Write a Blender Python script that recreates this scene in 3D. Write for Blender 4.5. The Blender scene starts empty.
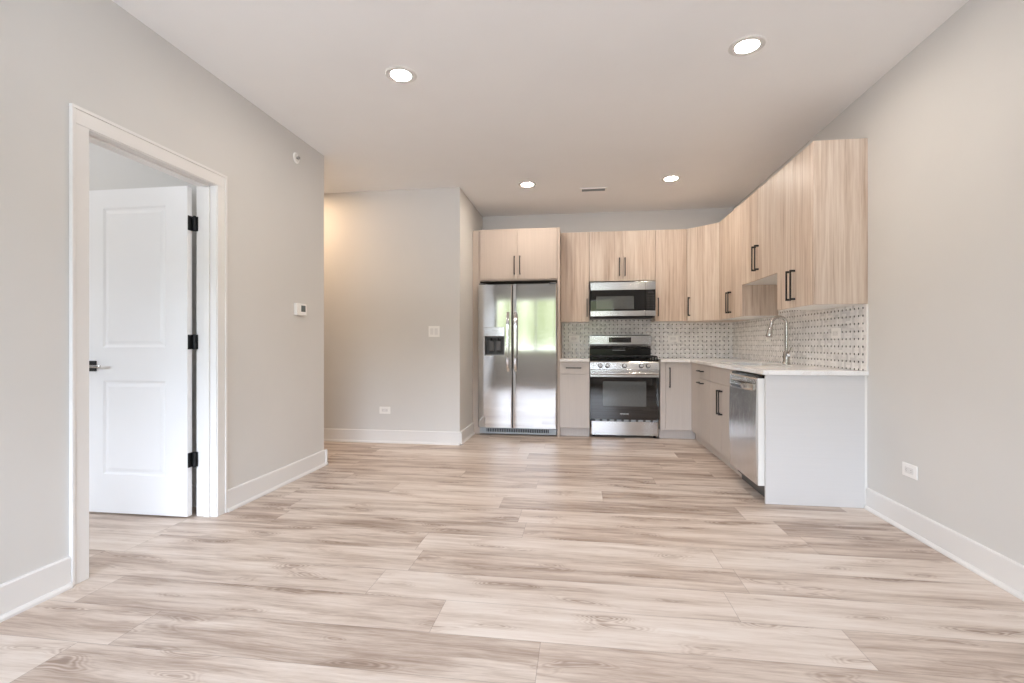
import bpy, bmesh, math, random
from mathutils import Vector, Matrix

C = bpy.context.scene.collection
SC = bpy.context.scene
random.seed(7)

# ------------------------------------------------------------------ camera
F_PX = 485.0
YAW = math.atan((579.5 - 512.0) / F_PX)
cam_d = bpy.data.cameras.new('camera')
cam_d.sensor_fit = 'HORIZONTAL'
cam_d.sensor_width = 36.0
cam_d.lens = F_PX / 1024.0 * 36.0
cam_d.shift_y = (343.3 - 341.5) / 1024.0
cam_d.clip_start = 0.05
cam = bpy.data.objects.new('camera', cam_d)
C.objects.link(cam)
cam.location = (0, 0, 1.07)
cam.rotation_euler = (math.radians(90), 0, YAW)
SC.camera = cam

# ------------------------------------------------------------------ view
SC.view_settings.view_transform = 'Standard'
SC.view_settings.look = 'None'
SC.view_settings.exposure = 0.22
SC.view_settings.gamma = 1.0
SC.view_settings.use_curve_mapping = False
SC.cycles.max_bounces = 16
SC.cycles.diffuse_bounces = 9
SC.cycles.glossy_bounces = 6
SC.cycles.transparent_max_bounces = 12
SC.cycles.caustics_reflective = False
SC.cycles.sample_clamp_indirect = 6.0
SC.cycles.blur_glossy = 0.5

# light levels (tuned here)
WORLD_STRENGTH = 1.0
LAMP_STRENGTH = 240.0
LAMP_COLOUR = (1.0, 0.87, 0.74)

# ------------------------------------------------------------------ room numbers (metres)
XL, XR = -2.222, 1.850          # left and right wall faces
YREAR, YBACK = -1.60, 6.200     # window wall behind the camera, kitchen back wall
ZC = 2.715                      # ceiling
YHALL = 4.99                    # wall facing us beyond the left wall
XALC = -1.250                   # side of that wall next to the refrigerator
YLEND = 3.990                   # where the left wall ends
WT = 0.12                       # partition thickness
DY0, DY1, DZ = 1.925, 2.707, 2.042   # door opening
XB0 = -5.70                     # bedroom far side


def s2l(c):
    c = c / 255.0
    return c / 12.92 if c <= 0.04045 else ((c + 0.055) / 1.055) ** 2.4


def rgb(r, g, b):
    return (s2l(r), s2l(g), s2l(b), 1.0)


# ------------------------------------------------------------------ world: daylight, foliage and sky outside the windows
def build_world():
    w = bpy.data.worlds.new('daylight')
    SC.world = w
    w.use_nodes = True
    nt = w.node_tree
    nt.nodes.clear()
    out = nt.nodes.new('ShaderNodeOutputWorld')
    bg = nt.nodes.new('ShaderNodeBackground')
    tc = nt.nodes.new('ShaderNodeTexCoord')
    sep = nt.nodes.new('ShaderNodeSeparateXYZ')
    nt.links.new(tc.outputs['Generated'], sep.inputs[0])
    noise = nt.nodes.new('ShaderNodeTexNoise')
    noise.inputs['Scale'].default_value = 9.0
    noise.inputs['Detail'].default_value = 6.0
    nt.links.new(tc.outputs['Generated'], noise.inputs['Vector'])
    leaf = nt.nodes.new('ShaderNodeValToRGB')
    leaf.color_ramp.elements[0].position = 0.36
    leaf.color_ramp.elements[0].color = (0.62, 0.78, 0.38, 1)
    leaf.color_ramp.elements[1].position = 0.64
    leaf.color_ramp.elements[1].color = (1.55, 1.70, 1.22, 1)
    nt.links.new(noise.outputs['Fac'], leaf.inputs[0])
    wob = nt.nodes.new('ShaderNodeMath'); wob.operation = 'MULTIPLY_ADD'
    wob.inputs[1].default_value = 0.22
    nt.links.new(noise.outputs['Fac'], wob.inputs[0])
    nt.links.new(sep.outputs['Z'], wob.inputs[2])
    st = nt.nodes.new('ShaderNodeMapRange')
    st.inputs['From Min'].default_value = 0.215
    st.inputs['From Max'].default_value = 0.255
    nt.links.new(wob.outputs[0], st.inputs[0])
    mix = nt.nodes.new('ShaderNodeMixRGB')
    mix.inputs[2].default_value = (15.0, 17.0, 20.0, 1)     # hazy bright sky
    nt.links.new(st.outputs[0], mix.inputs[0])
    nt.links.new(leaf.outputs[0], mix.inputs[1])
    gr = nt.nodes.new('ShaderNodeMapRange')
    gr.inputs['From Min'].default_value = -0.024
    gr.inputs['From Max'].default_value = -0.014
    nt.links.new(sep.outputs['Z'], gr.inputs[0])
    mix2 = nt.nodes.new('ShaderNodeMixRGB')
    mix2.inputs[1].default_value = (8.0, 8.5, 9.2, 1)      # pale paving
    nt.links.new(gr.outputs[0], mix2.inputs[0])
    nt.links.new(mix.outputs[0], mix2.inputs[2])
    nt.links.new(mix2.outputs[0], bg.inputs['Color'])
    bg.inputs['Strength'].default_value = WORLD_STRENGTH
    nt.links.new(bg.outputs[0], out.inputs['Surface'])


build_world()


def portal(name, x0, x1, z0, z1, y):
    """Daylight portal lying in a window opening, facing into the room (+Y)."""
    l = bpy.data.lights.new(name, 'AREA')
    l.shape = 'RECTANGLE'
    l.size = x1 - x0
    l.size_y = z1 - z0
    l.cycles.is_portal = True
    o = bpy.data.objects.new(name, l)
    C.objects.link(o)
    o.location = ((x0 + x1) / 2, y, (z0 + z1) / 2)
    o.rotation_euler = (math.radians(90), 0, 0)
    return o


WIN1 = (-2.16, 0.94, 0.80, 2.27)      # living room window, behind the camera
WIN2 = (-5.20, -3.25, 0.80, 2.27)     # bedroom window
portal('window_daylight', WIN1[0], WIN1[1], WIN1[2], WIN1[3], YREAR - 0.10)
portal('bedroom_window_daylight', WIN2[0], WIN2[1], WIN2[2], WIN2[3], YREAR - 0.10)


# ------------------------------------------------------------------ node helpers
class N:
    """Small wrapper that makes node graphs readable."""
    def __init__(self, name):
        self.m = bpy.data.materials.new(name)
        self.m.use_nodes = True
        self.t = self.m.node_tree
        self.bsdf = self.t.nodes['Principled BSDF']

    def node(self, kind, **kw):
        n = self.t.nodes.new(kind)
        for k, v in kw.items():
            setattr(n, k, v)
        return n

    def link(self, a, b):
        self.t.links.new(a, b)

    def put(self, sock, v):
        if hasattr(v, 'is_output'):
            self.link(v, sock)
        else:
            sock.default_value = v

    def math(self, op, a, b=0.0, c=0.0):
        n = self.node('ShaderNodeMath', operation=op)
        self.put(n.inputs[0], a); self.put(n.inputs[1], b); self.put(n.inputs[2], c)
        return n.outputs[0]

    def pos(self):
        g = self.node('ShaderNodeNewGeometry')
        s = self.node('ShaderNodeSeparateXYZ')
        self.link(g.outputs['Position'], s.inputs[0])
        return s.outputs[0], s.outputs[1], s.outputs[2]

    def vec(self, x, y, z):
        n = self.node('ShaderNodeCombineXYZ')
        self.put(n.inputs[0], x); self.put(n.inputs[1], y); self.put(n.inputs[2], z)
        return n.outputs[0]

    def noise(self, v, scale=1.0, detail=4.0, rough=0.55, dist=0.0):
        n = self.node('ShaderNodeTexNoise')
        self.link(v, n.inputs['Vector'])
        n.inputs['Scale'].default_value = scale
        n.inputs['Detail'].default_value = detail
        n.inputs['Roughness'].default_value = rough
        n.inputs['Distortion'].default_value = dist
        return n.outputs['Fac']

    def white(self, v):
        n = self.node('ShaderNodeTexWhiteNoise', noise_dimensions='3D')
        self.link(v, n.inputs['Vector'])
        return n.outputs['Value']

    def ramp(self, fac, stops):
        n = self.node('ShaderNodeValToRGB')
        r = n.color_ramp
        while len(r.elements) < len(stops):
            r.elements.new(0.5)
        for e, (p, c) in zip(r.elements, stops):
            e.position = p
            e.color = c
        self.link(fac, n.inputs[0])
        return n.outputs[0]

    def mix(self, fac, a, b, mode='MIX'):
        n = self.node('ShaderNodeMixRGB', blend_type=mode)
        self.put(n.inputs[0], fac); self.put(n.inputs[1], a); self.put(n.inputs[2], b)
        return n.outputs[0]

    def bump(self, h, strength, dist=0.01):
        b = self.node('ShaderNodeBump')
        b.inputs['Strength'].default_value = strength
        b.inputs['Distance'].default_value = dist
        self.link(h, b.inputs['Height'])
        self.link(b.outputs[0], self.bsdf.inputs['Normal'])

    def set(self, **kw):
        names = dict(color='Base Color', rough='Roughness', metal='Metallic', spec='Specular IOR Level',
                     coat='Coat Weight', coat_rough='Coat Roughness', aniso='Anisotropic', ecol='Emission Color', estr='Emission Strength')
        for k, v in kw.items():
            self.put(self.bsdf.inputs[names[k]], v)
        return self


MAT = {}


def simple(name, col, rough=0.5, metal=0.0, spec=0.5, var=0.0, scale=40.0):
    n = N(name)
    if var:
        x, y, z = n.pos()
        f = n.noise(n.vec(x, y, z), scale, 3)
        a = tuple(max(0, c * (1 - var)) for c in col[:3]) + (1,)
        b = tuple(min(1, c * (1 + var)) for c in col[:3]) + (1,)
        n.set(color=n.ramp(f, [(0.3, a), (0.7, b)]))
    else:
        n.set(color=col)
    n.set(rough=rough, metal=metal, spec=spec)
    MAT[name] = n.m
    return n


def paint(name, col, rough=0.6, bump=0.08):
    n = N(name)
    x, y, z = n.pos()
    v = n.vec(x, y, z)
    f = n.noise(v, 1.3, 3)
    a = tuple(c * 0.985 for c in col[:3]) + (1,)
    b = tuple(min(1, c * 1.015) for c in col[:3]) + (1,)
    n.set(color=n.ramp(f, [(0.35, a), (0.65, b)]), rough=rough, spec=0.3)
    n.bump(n.noise(v, 260.0, 2), bump, 0.002)
    MAT[name] = n.m


paint('wall_paint', rgb(215, 214, 211))
paint('ceiling_paint', rgb(247, 248, 249), 0.8)
paint('trim_paint', rgb(229, 228, 226), 0.32, 0.02)
paint('door_paint', rgb(238, 239, 240), 0.32, 0.02)
simple('black_metal', rgb(30, 30, 32), 0.38, 0.3, 0.5)
simple('pull_metal', rgb(62, 58, 56), 0.36, 0.75, 0.5)
simple('white_plastic', rgb(244, 243, 240), 0.35, 0, 0.5)
simple('slot_grey', rgb(150, 148, 145), 0.5)
simple('lcd_grey', rgb(96, 104, 104), 0.25)
simple('chrome', rgb(196, 192, 187), 0.18, 1.0)
simple('iron', rgb(22, 22, 23), 0.55, 0.0, 0.4, 0.15, 90)
simple('enamel', rgb(16, 16, 17), 0.14, 0.0, 0.5)
simple('black_glass', rgb(9, 9, 10), 0.03, 0.0, 1.0)
simple('window_tint', rgb(88, 92, 93), 0.05, 0.0, 1.0, 0.05, 50)
simple('dark_cavity', rgb(70, 70, 70), 0.35)
simple('gap_black', rgb(10, 10, 10), 0.7)
simple('grey_plastic', rgb(176, 180, 182), 0.42)
simple('logo_silver', rgb(214, 214, 214), 0.3, 0.3)
simple('button_grey', rgb(96, 96, 98), 0.4)
simple('caulk_white', rgb(238, 237, 233), 0.4)
simple('rear_side', rgb(92, 90, 88), 0.5)


def greige(name, col, horizontal=False, amp=0.04):
    """Matte textured laminate of the base cabinets: fine straight lines."""
    n = N(name)
    x, y, z = n.pos()
    if horizontal:
        v = n.vec(n.math('MULTIPLY', x, 3), n.math('MULTIPLY', y, 3), n.math('MULTIPLY', z, 150))
    else:
        v = n.vec(n.math('MULTIPLY', x, 130), n.math('MULTIPLY', y, 130), n.math('MULTIPLY', z, 2.0))
    f = n.noise(v, 1.0, 3)
    a = tuple(c * (1 - amp) for c in col[:3]) + (1,)
    b = tuple(min(1, c * (1 + amp)) for c in col[:3]) + (1,)
    n.set(color=n.ramp(f, [(0.3, a), (0.7, b)]), rough=0.5, spec=0.35)
    MAT[name] = n.m


greige('greige_laminate', rgb(200, 193, 187))
greige('greige_lamplit', rgb(193, 179, 167))  # same greige, with the warm lamplight tint put into the colour
greige('panel_laminate', rgb(213, 212, 211), True, 0.012)


def wood_laminate():
    n = N('wood_laminate')
    x, y, z = n.pos()
    info = n.node('ShaderNodeObjectInfo')
    r = n.math('MULTIPLY', info.outputs['Random'], 23.0)
    xs = n.math('ADD', x, r)
    big = n.noise(n.vec(n.math('MULTIPLY', xs, 9), n.math('MULTIPLY', y, 9), n.math('MULTIPLY', z, 0.7)), 1.0, 4, 0.6, 0.6)
    mid = n.noise(n.vec(n.math('MULTIPLY', xs, 45), n.math('MULTIPLY', y, 45), n.math('MULTIPLY', z, 1.3)), 1.0, 5, 0.62, 0.3)
    fine = n.noise(n.vec(n.math('MULTIPLY', xs, 190), n.math('MULTIPLY', y, 190), n.math('MULTIPLY', z, 5.0)), 1.0, 3, 0.6)
    f = n.math('ADD', n.math('MULTIPLY', big, 0.40), n.math('ADD', n.math('MULTIPLY', mid, 0.42), n.math('MULTIPLY', fine, 0.18)))
    f = n.math('ADD', f, n.math('MULTIPLY_ADD', info.outputs['Random'], 0.05, -0.025))
    col = n.ramp(f, [(0.36, rgb(172, 150, 132)), (0.45, rgb(201, 182, 165)), (0.54, rgb(217, 202, 187)), (0.66, rgb(231, 219, 206))])
    n.set(color=col, rough=0.42, spec=0.4)
    n.bump(fine, 0.05, 0.002)
    MAT['wood_laminate'] = n.m


wood_laminate()


def plank_floor():
    n = N('plank_floor')
    x, y, z = n.pos()
    W, L = 0.2285, 1.52
    rf = n.math('DIVIDE', n.math('ADD', y, 20 * W - 1.507 + W), W)
    row = n.math('FLOOR', rf)
    fy = n.math('SUBTRACT', rf, row)
    off = n.math('MULTIPLY', n.white(n.vec(row, 3.7, 1.1)), L)
    cf = n.math('DIVIDE', n.math('ADD', n.math('ADD', x, off), 20 * L), L)
    colm = n.math('FLOOR', cf)
    fx = n.math('SUBTRACT', cf, colm)
    pid = n.white(n.vec(row, colm, 5.3))
    pid2 = n.white(n.vec(colm, row, 9.1))
    sh = n.math('MULTIPLY', pid, 61.0)
    # straight grain with soft dark bands, fine pores, and ring figure round the knots
    warp = n.noise(n.vec(n.math('MULTIPLY', x, 2.6), n.math('MULTIPLY', y, 5.0), sh), 1.0, 2)
    yw = n.math('ADD', y, n.math('MULTIPLY', n.math('SUBTRACT', warp, 0.5), 0.035))
    band = n.noise(n.vec(n.math('MULTIPLY', x, 1.35), n.math('MULTIPLY', yw, 13.0), sh), 1.0, 3, 0.55)
    strk = n.noise(n.vec(n.math('MULTIPLY', x, 3.4), n.math('MULTIPLY', yw, 60.0), sh), 1.0, 5, 0.7)
    pore = n.noise(n.vec(n.math('MULTIPLY', x, 16.0), n.math('MULTIPLY', yw, 320.0), sh), 1.0, 3, 0.6)
    kn = n.noise(n.vec(n.math('MULTIPLY', x, 3.1), n.math('MULTIPLY', y, 12.0), n.math('ADD', sh, 7.0)), 1.0, 1.5, 0.4)
    ring = n.math('SINE', n.math('MULTIPLY', kn, 170.0))
    kmask = n.node('ShaderNodeMapRange')
    n.link(kn, kmask.inputs[0])
    kmask.inputs['From Min'].default_value = 0.55
    kmask.inputs['From Max'].default_value = 0.80
    f = n.math('ADD', n.math('MULTIPLY', band, 0.58), n.math('ADD', n.math('MULTIPLY', strk, 0.34), n.math('MULTIPLY', pore, 0.20)))
    f = n.math('ADD', f, n.math('MULTIPLY_ADD', pid2, 0.14, -0.135))
    f = n.math('SUBTRACT', f, n.math('MULTIPLY', kmask.outputs[0], n.math('MULTIPLY_ADD', ring, 0.11, 0.17)))
    col = n.ramp(f, [(0.28, rgb(140, 121, 108)), (0.40, rgb(176, 159, 146)), (0.49, rgb(202, 188, 176)), (0.60, rgb(218, 207, 197)), (0.72, rgb(227, 219, 211))])
    col = n.mix(n.math('MULTIPLY_ADD', pid, 0.16, 0.0), col, rgb(205, 184, 168))
    e = n.math('MINIMUM', n.math('MULTIPLY', n.math('MINIMUM', fy, n.math('SUBTRACT', 1.0, fy)), W),
               n.math('MULTIPLY', n.math('MINIMUM', fx, n.math('SUBTRACT', 1.0, fx)), L))
    seam = n.math('LESS_THAN', e, 0.0011)
    col = n.mix(n.math('MULTIPLY', seam, 0.45), col, rgb(96, 82, 74))
    n.set(color=col, rough=n.math('MULTIPLY_ADD', strk, 0.16, 0.32), spec=0.36)
    hgt = n.math('SUBTRACT', n.math('MULTIPLY', strk, 0.3), seam)
    n.bump(hgt, 0.06, 0.003)
    MAT['plank_floor'] = n.m


plank_floor()


def mosaic(name, axis, s0):
    """Marble basketweave with black dots on a 2-inch grid; axis picks the run along the wall."""
    n = N(name)
    x, y, z = n.pos()
    P = 0.0508
    s = x if axis == 'x' else y
    u = n.math('ADD', n.math('DIVIDE', n.math('SUBTRACT', s, s0), P), 200.0)
    v = n.math('ADD', n.math('DIVIDE', n.math('SUBTRACT', z, 1.302), P), 200.0)
    i, j = n.math('FLOOR', u), n.math('FLOOR', v)
    fu, fv = n.math('SUBTRACT', u, i), n.math('SUBTRACT', v, j)
    par = n.math('MODULO', n.math('ADD', i, j), 2.0)
    du = n.math('MINIMUM', fu, n.math('SUBTRACT', 1.0, fu))
    dv = n.math('MINIMUM', fv, n.math('SUBTRACT', 1.0, fv))
    dot = n.math('LESS_THAN', n.math('MAXIMUM', du, dv), 0.128)
    # two half tiles per cell, upright or lying by parity
    a = n.mix(par, n.vec(fu, fu, fu), n.vec(fv, fv, fv))
    half = n.math('GREATER_THAN', a, 0.5)
    mid = n.math('ABSOLUTE', n.math('SUBTRACT', a, 0.5))
    g = n.math('MINIMUM', n.math('MINIMUM', du, dv), mid)
    grout = n.math('LESS_THAN', g, 0.014)
    tone = n.white(n.vec(i, j, half))
    vein = n.noise(n.vec(n.math('MULTIPLY', u, 0.5), n.math('MULTIPLY', v, 0.5), n.math('MULTIPLY', tone, 30.0)), 1.7, 5, 0.6, 1.2)
    f = n.math('ADD', n.math('MULTIPLY', tone, 0.45), n.math('MULTIPLY', vein, 0.55))
    col = n.ramp(f, [(0.22, rgb(214, 213, 213)), (0.45, rgb(236, 235, 234)), (0.70, rgb(247, 246, 245))])
    col = n.mix(n.math('MULTIPLY', grout, 0.5), col, rgb(214, 212, 209))
    col = n.mix(dot, col, rgb(32, 32, 34))
    n.set(color=col, rough=n.math('MULTIPLY_ADD', tone, 0.10, 0.06), spec=0.85)
    n.bump(n.math('ADD', n.math('SUBTRACT', 1.0, grout), n.math('MULTIPLY', tone, 0.6)), 0.12, 0.002)
    MAT[name] = n.m


mosaic('mosaic_back', 'x', -0.240)
mosaic('mosaic_side', 'y', 3.467)


def quartz():
    n = N('white_quartz')
    x, y, z = n.pos()
    v = n.vec(x, y, z)
    f = n.noise(v, 6.0, 8, 0.65, 1.5)
    sp = n.noise(v, 160.0, 2)
    f2 = n.math('ADD', n.math('MULTIPLY', f, 0.65), n.math('MULTIPLY', sp, 0.35))
    n.set(color=n.ramp(f2, [(0.38, rgb(232, 228, 224)), (0.5, rgb(246, 245, 243)), (0.7, rgb(250, 249, 248))]), rough=0.12, spec=0.5)
    MAT['white_quartz'] = n.m


quartz()


def steel(name, axis, rough=0.17, tone=0.66, wave=0.0, aniso=0.0):
    """Brushed stainless: fine streaks along one axis and very slight sheet waviness."""
    n = N(name)
    x, y, z = n.pos()
    k = {'x': (3, 400, 400), 'z': (400, 400, 3)}[axis]
    f = n.noise(n.vec(n.math('MULTIPLY', x, k[0]), n.math('MULTIPLY', y, k[1]), n.math('MULTIPLY', z, k[2])), 1.0, 2)
    n.set(color=n.ramp(f, [(0.3, (tone * 0.95, tone * 0.945, tone * 0.94, 1)), (0.7, (tone * 1.04, tone * 1.035, tone * 1.03, 1))]),
          rough=n.math('MULTIPLY_ADD', f, 0.08, rough - 0.04), metal=1.0, aniso=aniso)
    n.bsdf.inputs['Anisotropic Rotation'].default_value = 0.25
    if wave:
        w = n.noise(n.vec(n.math('MULTIPLY', x, 1.2), 0.0, n.math('MULTIPLY', z, 3.0)), 1.0, 1)
        n.bump(w, wave, 0.02)
    MAT[name] = n.m


steel('steel_door', 'x', 0.075, 0.67, 0.04)
steel('steel', 'x', 0.20, 0.64, 0.0, 0.8)
steel('steel_upright', 'z', 0.26, 0.80)
steel('steel_handle', 'z', 0.14, 0.74)


def pane_glass():
    n = N('pane_glass')
    t = n.node('ShaderNodeBsdfTransparent')
    g = n.node('ShaderNodeBsdfGlossy')
    g.inputs['Roughness'].default_value = 0.0
    fr = n.node('ShaderNodeFresnel')
    fr.inputs[0].default_value = 1.45
    mx = n.node('ShaderNodeMixShader')
    n.link(fr.outputs[0], mx.inputs[0])
    n.link(t.outputs[0], mx.inputs[1])
    n.link(g.outputs[0], mx.inputs[2])
    n.link(mx.outputs[0], n.t.nodes['Material Output'].inputs['Surface'])
    MAT['pane_glass'] = n.m


pane_glass()


def lamp_mat(name, col, strength):
    n = N(name)
    n.set(color=(1, 1, 1, 1), ecol=tuple(col) + (1,), estr=strength)
    MAT[name] = n.m


lamp_mat('lamp_glow', LAMP_COLOUR, LAMP_STRENGTH)
lamp_mat('hall_lamp_glow', (1.0, 0.70, 0.46), LAMP_STRENGTH * 1.2)


# ------------------------------------------------------------------ mesh builder
class MB:
    def __init__(self):
        self.v, self.f = [], []
        self.parts = []

    def add(self, vs, fs):
        b = len(self.v)
        self.parts.append((b, len(self.f)))
        self.v += [tuple(p) for p in vs]
        self.f += [tuple(b + i for i in f) for f in fs]
        return self

    def bm(self, bm):
        bm.verts.index_update()
        self.add([v.co[:] for v in bm.verts], [[v.index for v in f.verts] for f in bm.faces])
        bm.free()
        return self

    def box(self, x0, x1, y0, y1, z0, z1, bev=0.0, seg=2):
        if x0 > x1: x0, x1 = x1, x0
        if y0 > y1: y0, y1 = y1, y0
        if z0 > z1: z0, z1 = z1, z0
        bm = bmesh.new()
        bmesh.ops.create_cube(bm, size=1.0)
        for v in bm.verts:
            v.co = Vector(((x0 + x1) / 2 + v.co.x * (x1 - x0), (y0 + y1) / 2 + v.co.y * (y1 - y0), (z0 + z1) / 2 + v.co.z * (z1 - z0)))
        if bev > 0:
            bev = min(bev, 0.49 * min(x1 - x0, y1 - y0, z1 - z0))
            bmesh.ops.bevel(bm, geom=bm.edges[:], offset=bev, segments=seg, profile=0.5, affect='EDGES')
        return self.bm(bm)

    def cyl(self, p0, p1, r0, r1=None, n=24, cap=True):
        r1 = r0 if r1 is None else r1
        p0, p1 = Vector(p0), Vector(p1)
        d = (p1 - p0).normalized()
        a = d.orthogonal().normalized()
        b = d.cross(a)
        vs = []
        for p, r in ((p0, r0), (p1, r1)):
            for k in range(n):
                t = 2 * math.pi * k / n
                vs.append(p + (a * math.cos(t) + b * math.sin(t)) * r)
        fs = [(k, (k + 1) % n, n + (k + 1) % n, n + k) for k in range(n)]
        if cap:
            fs += [tuple(range(n - 1, -1, -1)), tuple(range(n, 2 * n))]
        return self.add(vs, fs)

    def lathe(self, base, prof, axis=(0, 0, 1), n=36, cap0=True, cap1=True):
        """prof: (radius, distance along axis) pairs."""
        base, d = Vector(base), Vector(axis).normalized()
        a = d.orthogonal().normalized()
        b = d.cross(a)
        vs, fs = [], []
        for r, h in prof:
            for k in range(n):
                t = 2 * math.pi * k / n
                vs.append(base + d * h + (a * math.cos(t) + b * math.sin(t)) * r)
        for i in range(len(prof) - 1):
            for k in range(n):
                fs.append((i * n + k, i * n + (k + 1) % n, (i + 1) * n + (k + 1) % n, (i + 1) * n + k))
        if cap0: fs.append(tuple(range(n - 1, -1, -1)))
        if cap1: fs.append(tuple(range((len(prof) - 1) * n, len(prof) * n)))
        return self.add(vs, fs)

    def tube(self, pts, r, n=14):
        pts = [Vector(p) for p in pts]
        rs = r if isinstance(r, (list, tuple)) else [r] * len(pts)
        vs, fs = [], []
        prev = None
        for i, p in enumerate(pts):
            d = (pts[min(i + 1, len(pts) - 1)] - pts[max(i - 1, 0)]).normalized()
            if prev is None:
                a = d.orthogonal().normalized()
            else:
                a = (prev - d * prev.dot(d)).normalized()
            prev = a
            b = d.cross(a)
            for k in range(n):
                t = 2 * math.pi * k / n
                vs.append(p + (a * math.cos(t) + b * math.sin(t)) * rs[i])
        for i in range(len(pts) - 1):
            for k in range(n):
                fs.append((i * n + k, i * n + (k + 1) % n, (i + 1) * n + (k + 1) % n, (i + 1) * n + k))
        fs += [tuple(range(n - 1, -1, -1)), tuple(range((len(pts) - 1) * n, len(pts) * n))]
        return self.add(vs, fs)

    def prism(self, poly, axis, a0, a1):
        """Extrude a 2-D polygon along axis 'x' (poly = y,z), 'y' (poly = x,z) or 'z' (poly = x,y)."""
        n = len(poly)
        def P(p, a):
            return {'x': (a, p[0], p[1]), 'y': (p[0], a, p[1]), 'z': (p[0], p[1], a)}[axis]
        vs = [P(p, a0) for p in poly] + [P(p, a1) for p in poly]
        fs = [(k, (k + 1) % n, n + (k + 1) % n, n + k) for k in range(n)]
        fs += [tuple(range(n - 1, -1, -1)), tuple(range(n, 2 * n))]
        return self.add(vs, fs)

    def build(self, name, mat, parent=None, smooth=False, local=False, world_of=None):
        """ONE mesh object.  Points are world points unless local; origin sits at the root thing's base."""
        off = Vector((0, 0, 0))
        if parent is not None and not local:
            p = parent
            while p is not None:
                off += p.location
                p = p.parent
        me = bpy.data.meshes.new(name)
        me.from_pydata([tuple(Vector(v) - off) for v in self.v], [], self.f)
        bm = bmesh.new(); bm.from_mesh(me)
        bmesh.ops.recalc_face_normals(bm, faces=bm.faces)
        bm.to_mesh(me); bm.free()
        if smooth:
            for p in me.polygons: p.use_smooth = True
            me.set_sharp_from_angle(angle=math.radians(35))
        me.materials.append(MAT[mat] if isinstance(mat, str) else mat)
        o = bpy.data.objects.new(name, me)
        C.objects.link(o)
        if parent is not None:
            o.parent = parent
        return o

    def build_each(self, name, mat, parent=None, smooth=False):
        """Every primitive added so far becomes a mesh object of its own."""
        out = []
        vcut = [a for a, b in self.parts] + [len(self.v)]
        fcut = [b for a, b in self.parts] + [len(self.f)]
        for k in range(len(self.parts)):
            m = MB()
            m.v = self.v[vcut[k]:vcut[k + 1]]
            m.f = [tuple(i - vcut[k] for i in f) for f in self.f[fcut[k]:fcut[k + 1]]]
            out.append(m.build(name, mat, parent, smooth))
        return out


def thing(name, label, cat, loc, rotz=0.0, group=None):
    o = bpy.data.objects.new(name, None)
    o.empty_display_size = 0.1
    C.objects.link(o)
    o.location = loc
    o.rotation_euler = (0, 0, rotz)
    tag(o, label, cat, group)
    return o


def tag(o, label, cat, group=None):
    o['label'] = label
    o['category'] = cat
    if group: o['group'] = group
    return o


def struct(name, mb, mat, parent=None, smooth=False):
    o = mb.build(name, mat, parent, smooth)
    if parent is None:
        o['kind'] = 'structure'
    return o


def lettering(name, text, width, mat, parent, centre, facing='-y', rise=0.0006):
    """Raised lettering on a face looking toward -Y."""
    cu = bpy.data.curves.new(name, 'FONT')
    cu.body = text
    cu.align_x = 'CENTER'; cu.align_y = 'CENTER'
    cu.extrude = 0.02
    tmp = bpy.data.objects.new(name, cu)
    C.objects.link(tmp)
    dg = bpy.context.evaluated_depsgraph_get()
    me = bpy.data.meshes.new_from_object(tmp.evaluated_get(dg))
    bpy.data.objects.remove(tmp)
    xs = [v.co.x for v in me.vertices]
    k = width / (max(xs) - min(xs))
    mb = MB()
    cx, cy, cz = centre
    mb.add([(cx + v.co.x * k, cy - (rise if v.co.z > 0 else -0.0002), cz + v.co.y * k) for v in me.vertices], [tuple(p.vertices) for p in me.polygons])
    bpy.data.meshes.remove(me)
    return mb.build(name, mat, parent)


# ------------------------------------------------------------------ room shell
T = 0.14
struct('floor', MB().box(XB0 - T, XR + T, YREAR - T, YBACK + T, -0.10, 0.0), 'plank_floor')
struct('ceiling', MB().box(XB0 - T, XR + T, YREAR - T, YBACK + T, ZC, ZC + 0.12), 'ceiling_paint')
mb = MB()
mb.box(XL - WT, XL, YREAR, DY0 - 0.012, 0, ZC)
mb.box(XL - WT, XL, DY1 + 0.012, YLEND, 0, ZC)
mb.box(XL - WT, XL, DY0 - 0.012, DY1 + 0.012, DZ + 0.012, ZC)
struct('wall_left', mb, 'wall_paint')
YBED = 2.880                    # bedroom wall just behind the open door
struct('wall_bedroom', MB().box(XB0, XL - WT, YBED, YLEND, 0, ZC), 'wall_paint')
struct('wall_hall', MB().box(XB0, XALC, YHALL, YBACK + T, 0, ZC), 'wall_paint')
struct('wall_right', MB().box(XR, XR + T, YREAR, YBACK + T, 0, ZC), 'wall_paint')
struct('wall_back', MB().box(XALC, XR, YBACK, YBACK + T, 0, ZC), 'wall_paint')
struct('wall_far_left', MB().box(XB0 - T, XB0, YREAR - T, YBACK + T, 0, ZC), 'wall_paint')
mb = MB()                                        # window wall behind the camera
yr0, yr1 = YREAR - T, YREAR
xs = [XB0, WIN2[0], WIN2[1], WIN1[0], WIN1[1], XR + T]
mb.box(xs[0], xs[1], yr0, yr1, 0, ZC).box(xs[2], xs[3], yr0, yr1, 0, ZC).box(xs[4], xs[5], yr0, yr1, 0, ZC)
for w in (WIN1, WIN2):
    mb.box(w[0], w[1], yr0, yr1, 0, w[2]).box(w[0], w[1], yr0, yr1, w[3], ZC)
struct('wall_rear', mb, 'wall_paint')


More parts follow.
